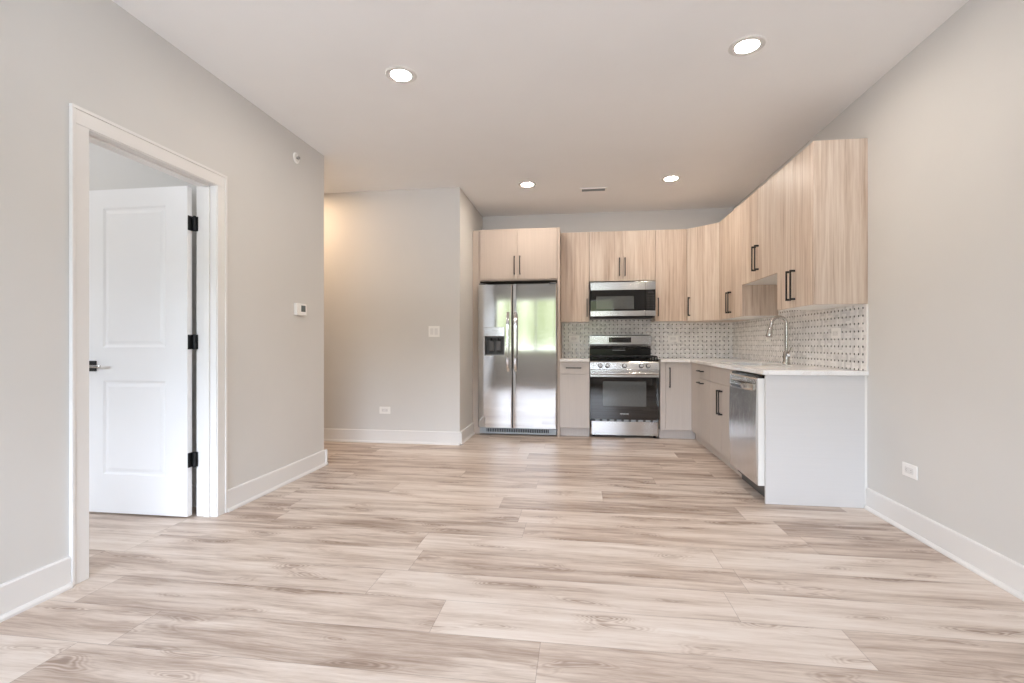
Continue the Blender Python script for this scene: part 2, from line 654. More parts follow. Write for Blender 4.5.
def window(name, w, panes):
    """Fixed window with mullions; panes and sill are its parts."""
    x0, x1, z0, z1 = w
    b = 0.05
    def bx(mb, a0, a1, d0, d1, h0, h1, bev=0.0):     # d = depth outward from the room face
        return mb.box(a0, a1, YREAR - d1, YREAR - d0, h0, h1, bev)
    mb = MB()
    bx(mb, x0, x1, 0.05, 0.12, z0, z0 + b, 0.004); bx(mb, x0, x1, 0.05, 0.12, z1 - b, z1, 0.004)
    bx(mb, x0, x0 + b, 0.05, 0.12, z0 + b, z1 - b, 0.004); bx(mb, x1 - b, x1, 0.05, 0.12, z0 + b, z1 - b, 0.004)
    for k in range(1, panes):
        xm = x0 + (x1 - x0) * k / panes
        bx(mb, xm - 0.03, xm + 0.03, 0.05, 0.12, z0 + b, z1 - b, 0.004)
    fr = struct(name, mb, 'trim_paint')
    for k in range(panes):
        xa = x0 + (x1 - x0) * k / panes + 0.035
        xb = x0 + (x1 - x0) * (k + 1) / panes - 0.035
        bx(MB(), xa, xb, 0.082, 0.088, z0 + b, z1 - b).build('window_pane', 'pane_glass', fr)
    bx(MB(), x0 - 0.04, x1 + 0.04, -0.03, 0.05, z0 - 0.025, z0 - 0.001, 0.004).build('window_sill', 'trim_paint', fr)


window('window_1', WIN1, 3)
window('window_2', WIN2, 2)

# baseboards with shoe moulding; cross-section (out from wall, height)
BB = [(0, 0), (0.026, 0), (0.026, 0.010), (0.019, 0.021), (0.014, 0.022), (0.014, 0.130), (0.010, 0.136), (0, 0.136)]


def base_run(mb, axis, wall, sign, a0, a1):
    poly = [(wall + sign * d, h) for d, h in BB]
    mb.prism(poly, axis, a0, a1)
    return mb


mb = base_run(MB(), 'y', XL, 1, YREAR, DY0 - 0.086)
base_run(mb, 'y', XL, 1, DY1 + 0.086, YLEND + 0.026)
base_run(mb, 'x', YLEND, 1, XB0, XL + 0.026)
struct('baseboard_left', mb, 'trim_paint')
struct('baseboard_right', base_run(MB(), 'y', XR, -1, YREAR, 3.421), 'trim_paint')
FC_BASE = 5.608
mb = base_run(MB(), 'x', YHALL, -1, XB0, XALC + 0.026)
base_run(mb, 'y', XALC, 1, YHALL - 0.026, FC_BASE)
struct('baseboard_hall', mb, 'trim_paint')
mb = base_run(MB(), 'x', YBED, -1, XB0, XL - WT)
base_run(mb, 'y', XL - WT, -1, DY1 + 0.09, YBED)
struct('baseboard_bedroom', mb, 'trim_paint')
struct('baseboard_rear', base_run(MB(), 'x', YREAR, 1, XL, XR), 'trim_paint')

# door casing with raised back band, jamb and stop
mb = MB()
cw = 0.084
for x0, s in ((XL, 1), (XL - WT, -1)):
    for inner in (DY0, DY1):
        d = -1 if inner == DY0 else 1
        mb.box(x0, x0 + s * 0.013, inner + d * 0.004, inner + d * (cw - 0.0162), 0, DZ + 0.0038, 0.002)
        mb.box(x0, x0 + s * 0.018, inner + d * (cw - 0.016), inner + d * cw, 0, DZ + cw - 0.0162, 0.003)
    mb.box(x0, x0 + s * 0.013, DY0 - cw + 0.0162, DY1 + cw - 0.0162, DZ + 0.004, DZ + cw - 0.0162, 0.002)
    mb.box(x0, x0 + s * 0.018, DY0 - cw, DY1 + cw, DZ + cw - 0.016, DZ + cw, 0.003)
casing = struct('trim_1', mb, 'trim_paint')
mb = MB()
jx0, jx1 = XL - WT - 0.004, XL + 0.006
mb.box(jx0, jx1, DY0 - 0.012, DY0, 0, DZ).box(jx0, jx1, DY1, DY1 + 0.012, 0, DZ).box(jx0, jx1, DY0 - 0.012, DY1 + 0.012, DZ, DZ + 0.012)
sx0, sx1 = XL - 0.072, XL - 0.035
mb.box(sx0, sx1, DY0, DY0 + 0.011, 0, DZ, 0.002).box(sx0, sx1, DY1 - 0.011, DY1, 0, DZ, 0.002).box(sx0, sx1, DY0, DY1, DZ - 0.011, DZ, 0.002)
mb.build('door_jamb', 'trim_paint', casing)

# the open two-panel door leaf, swung into the bedroom
DX1, DX0 = -2.372, -3.100
DF, DB = 2.660, 2.696
dz0, dz1 = 0.010, 2.032


def panel_door():
    """Slab with two moulded panels sunk into both faces."""
    mb = MB()
    px0, px1 = -2.960, -2.521
    rects = [(px0, px1, 0.250, 0.838), (px0, px1, 1.045, 1.918)]
    for yf, sg in ((DF, 1), (DB, -1)):
        xs_ = [DX0, px0, px1, DX1]
        zs_ = [dz0, 0.250, 0.838, 1.045, 1.918, dz1]
        for a in range(3):
            for b in range(5):
                r = (xs_[a], xs_[a + 1], zs_[b], zs_[b + 1])
                if a == 1 and b in (1, 3):
                    rings = [(0, 0), (0.012, 0.007), (0.022, 0.007), (0.040, 0.002)]
                    prev = None
                    for ins, dep in rings:
                        cur = [(r[0] + ins, yf + sg * dep, r[2] + ins), (r[1] - ins, yf + sg * dep, r[2] + ins),
                               (r[1] - ins, yf + sg * dep, r[3] - ins), (r[0] + ins, yf + sg * dep, r[3] - ins)]
                        if prev:
                            mb.add(prev + cur, [(0, 1, 5, 4), (1, 2, 6, 5), (2, 3, 7, 6), (3, 0, 4, 7)])
                        prev = cur
                    mb.add(prev, [(0, 1, 2, 3)])
                else:
                    mb.add([(r[0], yf, r[2]), (r[1], yf, r[2]), (r[1], yf, r[3]), (r[0], yf, r[3])], [(0, 1, 2, 3)])
    mb.add([(DX0, DF, dz0), (DX1, DF, dz0), (DX1, DB, dz0), (DX0, DB, dz0), (DX0, DF, dz1), (DX1, DF, dz1), (DX1, DB, dz1), (DX0, DB, dz1)],
           [(0, 1, 2, 3), (4, 5, 6, 7), (1, 2, 6, 5), (0, 3, 7, 4)])
    bm = bmesh.new()
    vs = [bm.verts.new(v) for v in mb.v]
    for f in mb.f: bm.faces.new([vs[i] for i in f])
    bmesh.ops.remove_doubles(bm, verts=bm.verts, dist=0.0002)
    out = MB()
    return out.bm(bm)


door = struct('door_1', panel_door(), 'door_paint')
for hz in (0.353, 1.078, 1.808):
    mb = MB()
    mb.box(DX1 + 0.0005, DX1 + 0.004, DF + 0.002, DB - 0.003, hz - 0.045, hz + 0.045, 0.001)      # leaf on the door edge
    mb.box(XL - WT + 0.004, XL - WT - 0.028, DY1 - 0.004, DY1 - 0.0005, hz - 0.045, hz + 0.045, 0.001)  # leaf on the jamb
    mb.cyl((-2.352, 2.694, hz - 0.047), (-2.352, 2.694, hz + 0.047), 0.008, n=16)
    mb.box(-2.372, -2.345, 2.690, 2.7055, hz - 0.044, hz + 0.044, 0.001)
    mb.build('door_hinge', 'black_metal', door, smooth=True)
mb = MB()
hx = DX0 + 0.062
mb.box(hx - 0.033, hx + 0.033, DF - 0.009, DF - 0.0003, 0.927 - 0.033, 0.927 + 0.033, 0.002)
dh = mb.build('door_handle', 'black_metal', door)
mb = MB()
mb.cyl((hx, DF - 0.009, 0.927), (hx, DF - 0.048, 0.927), 0.011, n=20)
mb.box(hx - 0.012, hx + 0.115, DF - 0.058, DF - 0.046, 0.918, 0.936, 0.004)
mb.build('lever', 'chrome', dh, smooth=True)

# ------------------------------------------------------------------ ceiling fittings
def downlight(x, y, label):
    t = thing('recessed_downlight', label, 'ceiling light', (x, y, ZC), 0, 'recessed ceiling downlights')
    mb = MB().lathe((x, y, ZC), [(0.059, -0.001), (0.064, -0.005), (0.090, -0.005), (0.096, -0.0005)], n=48, cap0=False, cap1=False)
    mb.build('trim_ring', 'trim_paint', t, smooth=True)
    MB().lathe((x, y, ZC), [(0.0605, -0.0026), (0.0605, -0.0018)], n=48).build('diffuser', 'lamp_glow', t)


downlight(-1.084, 2.851, 'nearer left of the lit round ceiling downlights, toward the doorway side')
downlight(0.918, 2.837, 'nearer right of the lit round ceiling downlights, largest in view')
downlight(-0.534, 4.998, 'lit round downlight in the ceiling in front of the refrigerator')
downlight(0.905, 5.014, 'lit round downlight in the ceiling near the corner wall cabinets')
bed_fill = thing('recessed_downlight', 'unseen fill light added in the bedroom ceiling beyond the open door', 'ceiling light', (-4.0, 1.6, ZC), 0)  # out-of-view lamp added to brighten the bedroom walls and ceiling
MB().lathe((-4.0, 1.6, ZC), [(0.059, -0.001), (0.064, -0.005), (0.090, -0.005), (0.096, -0.0005)], n=48, cap0=False, cap1=False).build('trim_ring', 'trim_paint', bed_fill, smooth=True)
MB().lathe((-4.0, 1.6, ZC), [(0.0605, -0.0026), (0.0605, -0.0018)], n=48).build('diffuser', 'lamp_glow', bed_fill)
hall = thing('recessed_downlight', 'warm round downlight in the hallway ceiling round the corner of the left wall', 'ceiling light', (-2.95, 4.50, ZC), 0)
MB().lathe((-2.95, 4.50, ZC), [(0.059, -0.001), (0.064, -0.005), (0.090, -0.005), (0.096, -0.0005)], n=48, cap0=False, cap1=False).build('trim_ring', 'trim_paint', hall, smooth=True)
MB().lathe((-2.95, 4.50, ZC), [(0.0605, -0.0026), (0.0605, -0.0018)], n=48).build('diffuser', 'hall_lamp_glow', hall)

v = thing('ceiling_vent', 'small white rectangular air vent in the ceiling between the two far downlights', 'vent', (0.145, 5.245, ZC))
mb = MB()
vx0, vx1, vy0, vy1 = 0.005, 0.288, 5.185, 5.305
for a in ((vx0, vx1, vy0, vy0 + 0.02), (vx0, vx1, vy1 - 0.02, vy1), (vx0, vx0 + 0.02, vy0 + 0.02, vy1 - 0.02), (vx1 - 0.02, vx1, vy0 + 0.02, vy1 - 0.02)):
    mb.box(a[0], a[1], a[2], a[3], ZC - 0.012, ZC - 0.0005, 0.003)
mb.build('frame', 'white_plastic', v)
mb = MB()
for k in range(6):
    yy = vy0 + 0.026 + k * 0.0135
    mb.prism([(yy, ZC - 0.010), (yy + 0.002, ZC - 0.011), (yy + 0.010, ZC - 0.003), (yy + 0.008, ZC - 0.002)], 'x', vx0 + 0.02, vx1 - 0.02)
mb.build_each('louvre', 'grey_plastic', v)
MB().box(vx0 + 0.02, vx1 - 0.02, vy0 + 0.02, vy1 - 0.02, ZC - 0.0015, ZC - 0.0005).build('duct_opening', 'dark_cavity', v)

# ------------------------------------------------------------------ small wall fittings
sp = thing('sprinkler_head', 'small round sprinkler head high on the left wall near its end', 'sprinkler', (XL, 3.566, 2.536))
MB().lathe((XL + 0.0003, 3.566, 2.536), [(0.042, 0), (0.042, 0.003), (0.034, 0.009), (0.030, 0.007), (0.016, 0.006)], (1, 0, 0)).build('escutcheon', 'white_plastic', sp, smooth=True)
mb = MB().cyl((XL + 0.0065, 3.566, 2.536), (XL + 0.022, 3.566, 2.536), 0.009, 0.007)
mb.tube([(XL + 0.0145, 3.566, 2.546), (XL + 0.022, 3.566, 2.553), (XL + 0.028, 3.566, 2.541)], 0.0025).tube([(XL + 0.0145, 3.566, 2.526), (XL + 0.022, 3.566, 2.519), (XL + 0.028, 3.566, 2.531)], 0.0025)
mb.box(XL + 0.028, XL + 0.030, 3.556, 3.576, 2.526, 2.546, 0.001)
mb.build('nozzle', 'slot_grey', sp, smooth=True)

th = thing('thermostat', 'white thermostat with small grey screen on the left wall', 'thermostat', (XL, 3.607, 1.34))
MB().box(XL + 0.0003, XL + 0.026, 3.537, 3.677, 1.292, 1.388, 0.006, 3).build('housing', 'white_plastic', th)
MB().box(XL + 0.0262, XL + 0.0272, 3.596, 3.656, 1.322, 1.372).build('screen', 'lcd_grey', th)
MB().box(XL + 0.0262, XL + 0.030, 3.556, 3.581, 1.318, 1.332, 0.001).box(XL + 0.0262, XL + 0.030, 3.556, 3.581, 1.352, 1.366, 0.001).build_each('button', 'white_plastic', th)

sw = thing('light_switch', 'white double rocker light switch on the wall left of the refrigerator', 'switch', (-1.529, YHALL, 1.195))
MB().box(-1.590, -1.468, YHALL - 0.007, YHALL - 0.0003, 1.137, 1.253, 0.003).build('cover_plate', 'white_plastic', sw)
for cx in (-1.553, -1.505):
    MB().box(cx - 0.0175, cx + 0.0175, YHALL - 0.0105, YHALL - 0.0072, 1.161, 1.229, 0.002).build('rocker', 'trim_paint', sw)


def outlet(label, place, cx, cz, horizontal=True, group='white wall outlets'):
    """place: 'hall' / 'back' face -Y, 'right' / 'side' face -X.  cx runs along the wall."""
    face = {'hall': YHALL, 'back': YBACK - 0.009, 'right': XR, 'side': XR - 0.009}[place]
    def B(mb, a0, a1, d0, d1, z0, z1, bev=0):
        if place in ('hall', 'back'):
            return mb.box(cx + a0, cx + a1, face - d1, face - d0, cz + z0, cz + z1, bev)
        return mb.box(face - d1, face - d0, cx + a0, cx + a1, cz + z0, cz + z1, bev)
    loc = (cx, face, cz) if place in ('hall', 'back') else (face, cx, cz)
    t = thing('power_outlet', label, 'outlet', loc, 0, group)
    B(MB(), -0.062, 0.062, 0.0003, 0.006, -0.038, 0.038, 0.003).build('cover_plate', 'white_plastic', t)
    r = B(MB(), -0.035, 0.035, 0.0062, 0.0085, -0.0175, 0.0175, 0.0015).build('receptacle', 'trim_paint', t)
    mb = MB()
    for q in (-0.019, 0.019):
        B(mb, q - 0.004, q + 0.004, 0.0086, 0.0090, 0.0045, 0.0065)
        B(mb, q - 0.003, q + 0.003, 0.0086, 0.0090, -0.0065, -0.0045)
        B(mb, q + (0.0075 if q > 0 else -0.0105), q + (0.0105 if q > 0 else -0.0075), 0.0086, 0.0090, -0.0015, 0.0015)
    mb.build_each('slot', 'slot_grey', r)
    return t


outlet('white wall outlet low on the beige wall below the light switch', 'hall', -2.077, 0.349)
outlet('white wall outlet low on the right wall above the baseboard', 'right', 3.022, 0.351)
outlet('white outlet in the backsplash left of the range', 'back', -0.070, 1.128)
outlet('white outlet in the backsplash right of the range, beside the corner', 'back', 1.140, 1.128)
outlet('white outlet in the right backsplash behind the faucet, nearer the corner', 'side', 5.060, 1.125)
outlet('white outlet in the right backsplash near its open end', 'side', 3.800, 1.142)

# ------------------------------------------------------------------ backsplash
YT, XT = YBACK - 0.009, XR - 0.009
mb = MB().box(-0.220, XT, YT, YBACK - 0.0005, 0.8915, 1.3255).box(0.1165, 0.884, YT, YBACK - 0.0005, 1.326, 1.42).box(0.1165, 0.884, YT, YBACK - 0.0005, 0.60, 0.891)
tag(mb.build('tile_backsplash', 'mosaic_back'), 'white marble mosaic backsplash with black dots on the back wall behind the range', 'backsplash')
mb = MB().box(XT, XR - 0.0005, 3.432, YBACK - 0.010, 0.8915, 1.3255).box(XT, XR - 0.0005, 4.022, 4.836, 1.326, 1.615)
bs = tag(mb.build('tile_backsplash', 'mosaic_side'), 'white marble mosaic backsplash with black dots on the right wall behind the faucet', 'backsplash')
MB().box(XT - 0.002, XR - 0.0005, 3.422, 3.4315, 0.8915, 1.3255, 0.001).build('edge_trim', 'caulk_white', bs)

# ------------------------------------------------------------------ pulls
def pull(parent, p, axis, length, out, local=False, mat='black_metal'):
    """Slim square bar pull with two posts.  p = centre on the door face, out = unit vector away from the door."""
    p, out = Vector(p), Vector(out)
    ax = Vector(axis)
    side = out.cross(ax)
    def obox(mb, c, ha, hs, ho):
        vs = []
        for a in (-1, 1):
            for s in (-1, 1):
                for o in (-1, 1):
                    vs.append(c + ax * ha * a + side * hs * s + out * ho * o)
        return mb.add(vs, [(0, 1, 3, 2), (4, 6, 7, 5), (0, 4, 5, 1), (2, 3, 7, 6), (0, 2, 6, 4), (1, 5, 7, 3)])
    mb = MB()
    obox(mb, p + out * 0.032, length / 2, 0.0055, 0.0045)
    for s in (-1, 1):
        obox(mb, p + out * 0.0145 + ax * s * (length / 2 - 0.007), 0.007, 0.0055, 0.0140)
    return mb.build('bar_pull', mat, parent, local=local)


G = 0.0016      # half gap between doors
DT = 0.019      # door thickness


def slab_y(mb_name, x0, x1, yf, z0, z1, mat, parent):
    """Slab door facing -Y whose front is at yf."""
    return MB().box(x0 + G, x1 - G, yf, yf + DT, z0 + G, z1 - G, 0.0012, 1).build(mb_name, mat, parent)


def slab_x(mb_name, y0, y1, xf, z0, z1, mat, parent):
    return MB().box(xf, xf + DT, y0 + G, y1 - G, z0 + G, z1 - G, 0.0012, 1).build(mb_name, mat, parent)


# ------------------------------------------------------------------ tall panel, refrigerator cabinet
FC = 5.580
ZT, ZB = 2.400, 1.326
tag(MB().box(-0.252, -0.224, FC, YBACK - 0.001, 0.0005, ZT, 0.001, 1).build('refrigerator_side_panel', 'greige_lamplit'),
    'tall narrow greige panel between the refrigerator and the counter', 'panel')
c = thing('wall_cabinet', 'greige two-door cabinet above the refrigerator', 'cabinet', (-0.735, 5.9, 1.795), 0, 'wall cabinets')
MB().box(-1.155, -0.254, FC + DT + 0.001, YBACK - 0.001, 1.798, ZT, 0.001, 1).build('carcass', 'greige_lamplit', c)
MB().box(-1.2485, -1.157, FC + 0.030, FC + 0.048, 0.002, ZT, 0.001, 1).build('filler_strip', 'greige_lamplit', c)
for x0, x1, hx in ((-1.155, -0.715, -0.747), (-0.715, -0.255, -0.683)):
    d = slab_y('door', x0, x1, FC, 1.812, ZT, 'greige_lamplit', c)
    pull(d, (hx, FC, 1.973), (0, 0, 1), 0.215, (0, -1, 0), mat='pull_metal')

# ------------------------------------------------------------------ wall cabinets along the back wall
UF = 5.865
WD = 'wood_laminate'


def upper_y(label, x0, x1, z0, doors, hz, hl=0.215):
    t = thing('wall_cabinet', label, 'cabinet', ((x0 + x1) / 2, 6.03, z0), 0, 'wall cabinets')
    MB().box(x0 + 0.0006, x1 - 0.0006, UF + DT + 0.001, YBACK - 0.001, z0 + 0.0045, ZT, 0.001, 1).build('carcass', WD, t)
    MB().box(x0 + 0.0012, x1 - 0.0012, UF + DT + 0.001, YBACK - 0.010, z0 + 0.001, z0 + 0.0042).build('bottom_panel', 'caulk_white', t)
    for a, b, hx in doors:
        d = slab_y('door', a, b, UF, z0, ZT, WD, t)
        pull(d, (hx, UF, hz), (0, 0, 1), hl, (0, -1, 0), mat='pull_metal')
    return t


upper_y('narrow light wood single-door wall cabinet between the refrigerator panel and the microwave', -0.2225, 0.1155, ZB, [(-0.2225, 0.1155, 0.090)], 1.494)
upper_y('light wood two-door wall cabinet directly above the microwave', 0.1165, 0.880, 1.806, [(0.1165, 0.498, 0.468), (0.498, 0.880, 0.532)], 1.973)
upper_y('light wood single-door wall cabinet just right of the microwave', 0.881, 1.2385, ZB, [(0.881, 1.2385, 0.911)], 1.494)

# diagonal corner cabinet
UX = 1.521
cy = 5.590
t = thing('corner_cabinet', 'light wood angled corner wall cabinet with one diagonal door', 'cabinet', (1.55, 5.9, ZB), 0, 'wall cabinets')
A = Vector((1.2400, UF, 0)); B_ = Vector((UX, cy, 0))
dv = (B_ - A).normalized(); nv = Vector((dv.y, -dv.x, 0))      # outward, into the room
if nv.y > 0: nv = -nv
Ai, Bi = A - nv * (DT + 0.001), B_ - nv * (DT + 0.001)
MB().prism([(Ai.x, Ai.y), (Bi.x, Bi.y), (XR - 0.001, Bi.y), (XR - 0.001, YBACK - 0.001), (Ai.x, YBACK - 0.001)], 'z', ZB, ZT).build('carcass', WD, t)
q = [A + dv * G, B_ - dv * G, B_ - dv * G - nv * DT, A + dv * G - nv * DT]
d = MB().prism([(p.x, p.y) for p in q], 'z', ZB + G, ZT - G).build('door', WD, t)
hp = A + dv * 0.034
pull(d, (hp.x, hp.y, 1.494), (0, 0, 1), 0.215, tuple(nv))

# ------------------------------------------------------------------ wall cabinets along the right wall
def upper_x(label, y0, y1, z0, ysplit, hz):
    t = thing('wall_cabinet', label, 'cabinet', (1.69, (y0 + y1) / 2, z0), 0, 'wall cabinets')
    MB().box(UX + DT + 0.001, XR - 0.001, y0 + 0.0006, y1 - 0.0006, z0 + 0.0045, ZT, 0.001, 1).build('carcass', WD, t)
    MB().box(UX + DT + 0.001, XR - 0.010, y0 + 0.0012, y1 - 0.0012, z0 + 0.001, z0 + 0.0042).build('bottom_panel', 'caulk_white', t)
    for a, b, hy in ((y0, ysplit, ysplit - 0.034), (ysplit, y1, ysplit + 0.034)):
        d = slab_x('door', a, b, UX, z0, ZT, WD, t)
        pull(d, (UX, hy, hz), (0, 0, 1), 0.215, (-1, 0, 0))
    return t


upper_x('light wood two-door wall cabinet on the right wall beside the corner cabinet', 4.840, cy - 0.001, ZB, 5.205, 1.486)
upper_x('shorter light wood two-door wall cabinet above the sink', 4.0205, 4.839, 1.618, 4.445, 1.806)
cC = upper_x('nearest light wood two-door wall cabinet at the open end on the right wall', 3.448, 4.0195, ZB, 3.735, 1.486)
MB().box(UX, XR - 0.001, 3.4285, 3.4475, ZB, ZT, 0.001, 1).build('end_panel', WD, cC)

# ------------------------------------------------------------------ base cabinets
BF, BX = 5.570, 1.227
TOP = 0.860
GL = 'greige_laminate'
t = thing('base_cabinet', 'greige base cabinet with drawer and door between the refrigerator panel and the range', 'cabinet', (-0.06, 5.9, 0), 0, 'base cabinets')
MB().box(-0.2225, 0.113, BF + DT + 0.001, YBACK - 0.02, 0.105, TOP, 0.001, 1).build('carcass', GL, t)
MB().box(-0.2225, 0.113, 5.645, 5.66, 0.0005, 0.104).build('toe_kick', GL, t)
d = slab_y('drawer', -0.2225, 0.113, BF, 0.718, TOP, GL, t)
pull(d, (-0.066, BF, 0.791), (1, 0, 0), 0.175, (0, -1, 0), mat='pull_metal')
slab_y('door', -0.2225, 0.113, BF, 0.105, 0.718, GL, t)

t = thing('base_cabinet', 'greige corner base cabinet with one tall door right of the range', 'cabinet', (1.06, 5.9, 0), 0, 'base cabinets')
MB().box(0.891, 1.226, BF + DT + 0.001, YBACK - 0.02, 0.105, TOP, 0.001, 1).box(1.2265, XR - 0.02, BF + 0.003, YBACK - 0.02, 0.105, TOP).build('carcass', GL, t)
MB().box(0.891, 1.28, 5.645, 5.66, 0.0005, 0.104).build('toe_kick', GL, t)
MB().box(0.891, 0.9465, BF, BF + DT, 0.105, TOP - G, 0.001, 1).build('filler_strip', GL, t)
d = slab_y('door', 0.9475, 1.2255, BF, 0.105, TOP, GL, t)
pull(d, (0.989, BF, 0.692), (0, 0, 1), 0.222, (0, -1, 0))

t = thing('base_cabinet', 'narrow greige base cabinet with two horizontal pulls beside the corner', 'cabinet', (1.53, 5.04, 0), 0, 'base cabinets')
MB().box(BX + DT + 0.001, XR - 0.02, 4.845, BF - 0.001, 0.105, TOP, 0.001, 1).build('carcass', GL, t)
MB().box(BX + 0.055, BX + 0.07, 4.845, 5.64, 0.0005, 0.104).build('toe_kick', GL, t)
MB().box(BX, BX + DT, 5.253, BF - 0.002, 0.105, TOP - G, 0.001, 1).build('filler_strip', GL, t)
d = slab_x('drawer', 4.8445, 5.252, BX, 0.710, TOP, GL, t)
pull(d, (BX, 5.135, 0.788), (0, 1, 0), 0.175, (-1, 0, 0))
d = slab_x('door', 4.8445, 5.252, BX, 0.105, 0.710, GL, t)
pull(d, (BX, 5.135, 0.668), (0, 1, 0), 0.175, (-1, 0, 0))

t = thing('base_cabinet', 'greige two-door sink base cabinet under the faucet', 'cabinet', (1.53, 4.45, 0), 0, 'base cabinets')
mb = MB().box(BX + DT + 0.001, XR - 0.02, 4.055, 4.071, 0.105, TOP).box(BX + DT + 0.001, XR - 0.02, 4.826, 4.842, 0.105, TOP)
mb.box(BX + DT + 0.001, XR - 0.02, 4.072, 4.825, 0.105, 0.121).box(XR - 0.036, XR - 0.02, 4.072, 4.825, 0.122, TOP)
mb.build('carcass', GL, t)
MB().box(BX + 0.055, BX + 0.07, 4.055, 4.842, 0.0005, 0.104).build('toe_kick', GL, t)
slab_x('false_drawer_front', 4.054, 4.8435, BX, 0.710, TOP, GL, t)
for a, b, hy in ((4.054, 4.449, 4.418), (4.449, 4.8435, 4.480)):
    d = slab_x('door', a, b, BX, 0.105, 0.710, GL, t)
    pull(d, (BX, hy, 0.552), (0, 0, 1), 0.215, (-1, 0, 0))

ep = tag(MB().box(BX, XR - 0.018, 3.430, 3.449, 0.0005, TOP, 0.001, 1).build('cabinet_end_panel', 'panel_laminate'),
         'wide plain light grey end panel closing the counter run beside the right wall', 'panel')
MB().box(XR - 0.0175, XR - 0.0005, 3.432, 3.447, 0.0005, TOP, 0.001, 1).build('scribe_strip', 'caulk_white', ep)

# ------------------------------------------------------------------ worktops, sink and faucet
CT0, CT1 = 0.8615, 0.891
tag(MB().box(-0.2232, 0.113, BF - 0.022, YBACK - 0.0005, CT0, CT1, 0.003).build('countertop', 'white_quartz'),
    'short white quartz countertop left of the range', 'countertop')
SX0, SX1, SY0, SY1 = 1.315, 1.675, 4.110, 4.780
mb = MB()
xe = BX - 0.022


def slab_with_hole():
    out = [(0.891, BF - 0.022), (xe, BF - 0.022), (xe, 3.418), (XR - 0.0005, 3.418), (XR - 0.0005, YBACK - 0.0005), (0.891, YBACK - 0.0005)]
    hole = [(SX0, SY0), (SX1, SY0), (SX1, SY1), (SX0, SY1)]
    mb = MB()
    cells = [((0.891, xe), (BF - 0.022, YBACK - 0.0005)), ((xe, SX0), (3.418, YBACK - 0.0005)), ((SX1, XR - 0.0005), (3.418, YBACK - 0.0005)),
             ((SX0, SX1), (3.418, SY0)), ((SX0, SX1), (SY1, YBACK - 0.0005))]
    for z in (CT0, CT1):
        for (a, b), (p, q) in cells:
            mb.add([(a, p, z), (b, p, z), (b, q, z), (a, q, z)], [(0, 1, 2, 3)])
    for loop in (out, hole):
        for k in range(len(loop)):
            p, q = loop[k], loop[(k + 1) % len(loop)]
            mb.add([(p[0], p[1], CT0), (q[0], q[1], CT0), (q[0], q[1], CT1), (p[0], p[1], CT1)], [(0, 1, 2, 3)])
    return mb


tag(slab_with_hole().build('countertop', 'white_quartz'), 'long L-shaped white quartz countertop running along the right wall with the sink', 'countertop')

sk = thing('kitchen_sink', 'stainless undermount sink sunk into the right countertop below the faucet', 'sink', (1.495, 4.445, 0.66))
mb = MB()
w_ = 0.004
mb.box(SX0 - w_, SX0, SY0 - w_, SY1 + w_, 0.66, CT0 - 0.001).box(SX1, SX1 + w_, SY0 - w_, SY1 + w_, 0.66, CT0 - 0.001)
mb.box(SX0, SX1, SY0 - w_, SY0, 0.66, CT0 - 0.001).box(SX0, SX1, SY1, SY1 + w_, 0.66, CT0 - 0.001).box(SX0, SX1, SY0, SY1, 0.66, 0.664)
mb.build('basin', 'steel', sk)
MB().lathe((1.495, 4.445, 0.6642), [(0.045, 0), (0.043, 0.003), (0.030, 0.0015)]).build('drain', 'chrome', sk, smooth=True)

fx, fy = 1.758, 4.445
fa = thing('kitchen_faucet', 'tall chrome gooseneck pull-down faucet on the right countertop', 'faucet', (fx, fy, CT1))
MB().lathe((fx, fy, CT1 + 0.0003), [(0.031, 0), (0.031, 0.008), (0.026, 0.014), (0.025, 0.060), (0.027, 0.078), (0.025, 0.098), (0.0150, 0.115)]).build('body', 'chrome', fa, smooth=True)
R = 0.060
pts = [(fx, fy, CT1 + 0.114 + 0.03 * k) for k in range(8)]
zc = CT1 + 0.345
pts = [(fx, fy, CT1 + 0.114), (fx, fy, CT1 + 0.22), (fx, fy, zc - 0.02)]
for k in range(0, 19):
    a = math.pi * k / 18 * 0.97
    pts.append((fx - R + R * math.cos(a), fy, zc + R * math.sin(a)))
neck_end = Vector(pts[-1])
pts.append(tuple(Vector(pts[-1]) + (Vector(pts[-1]) - Vector(pts[-2])).normalized() * 0.03))
neck_end = Vector(pts[-1])
MB().tube(pts, 0.0140, 18).build('neck', 'chrome', fa, smooth=True)
dirv = (Vector(pts[-1]) - Vector(pts[-2])).normalized()
MB().lathe(neck_end + dirv * 0.0003, [(0.0150, 0), (0.0170, 0.005), (0.0180, 0.022), (0.0235, 0.055), (0.0265, 0.084), (0.0245, 0.090)], tuple(dirv)).build('spray_head', 'chrome', fa, smooth=True)
mb = MB().cyl((fx, fy - 0.0235, CT1 + 0.080), (fx, fy - 0.046, CT1 + 0.082), 0.015, 0.014)
mb.tube([(fx, fy - 0.040, CT1 + 0.090), (fx + 0.006, fy - 0.060, CT1 + 0.118), (fx + 0.010, fy - 0.072, CT1 + 0.150)], [0.007, 0.006, 0.005])
mb.build('lever', 'chrome', fa, smooth=True)

# ------------------------------------------------------------------ refrigerator
FX0, FXM, FX1 = -1.1735, -0.769, -0.2545
FY = 5.550
fr = thing('refrigerator', 'stainless steel side-by-side refrigerator with ice and water dispenser', 'refrigerator', (-0.714, 5.85, 0))
MB().box(FX0 + 0.004, FX1 - 0.004, FY + 0.075, YBACK - 0.025, 0.035, 1.742, 0.003).build('cabinet_body', 'rear_side', fr)
FZ0, FZ1 = 0.092, 1.752


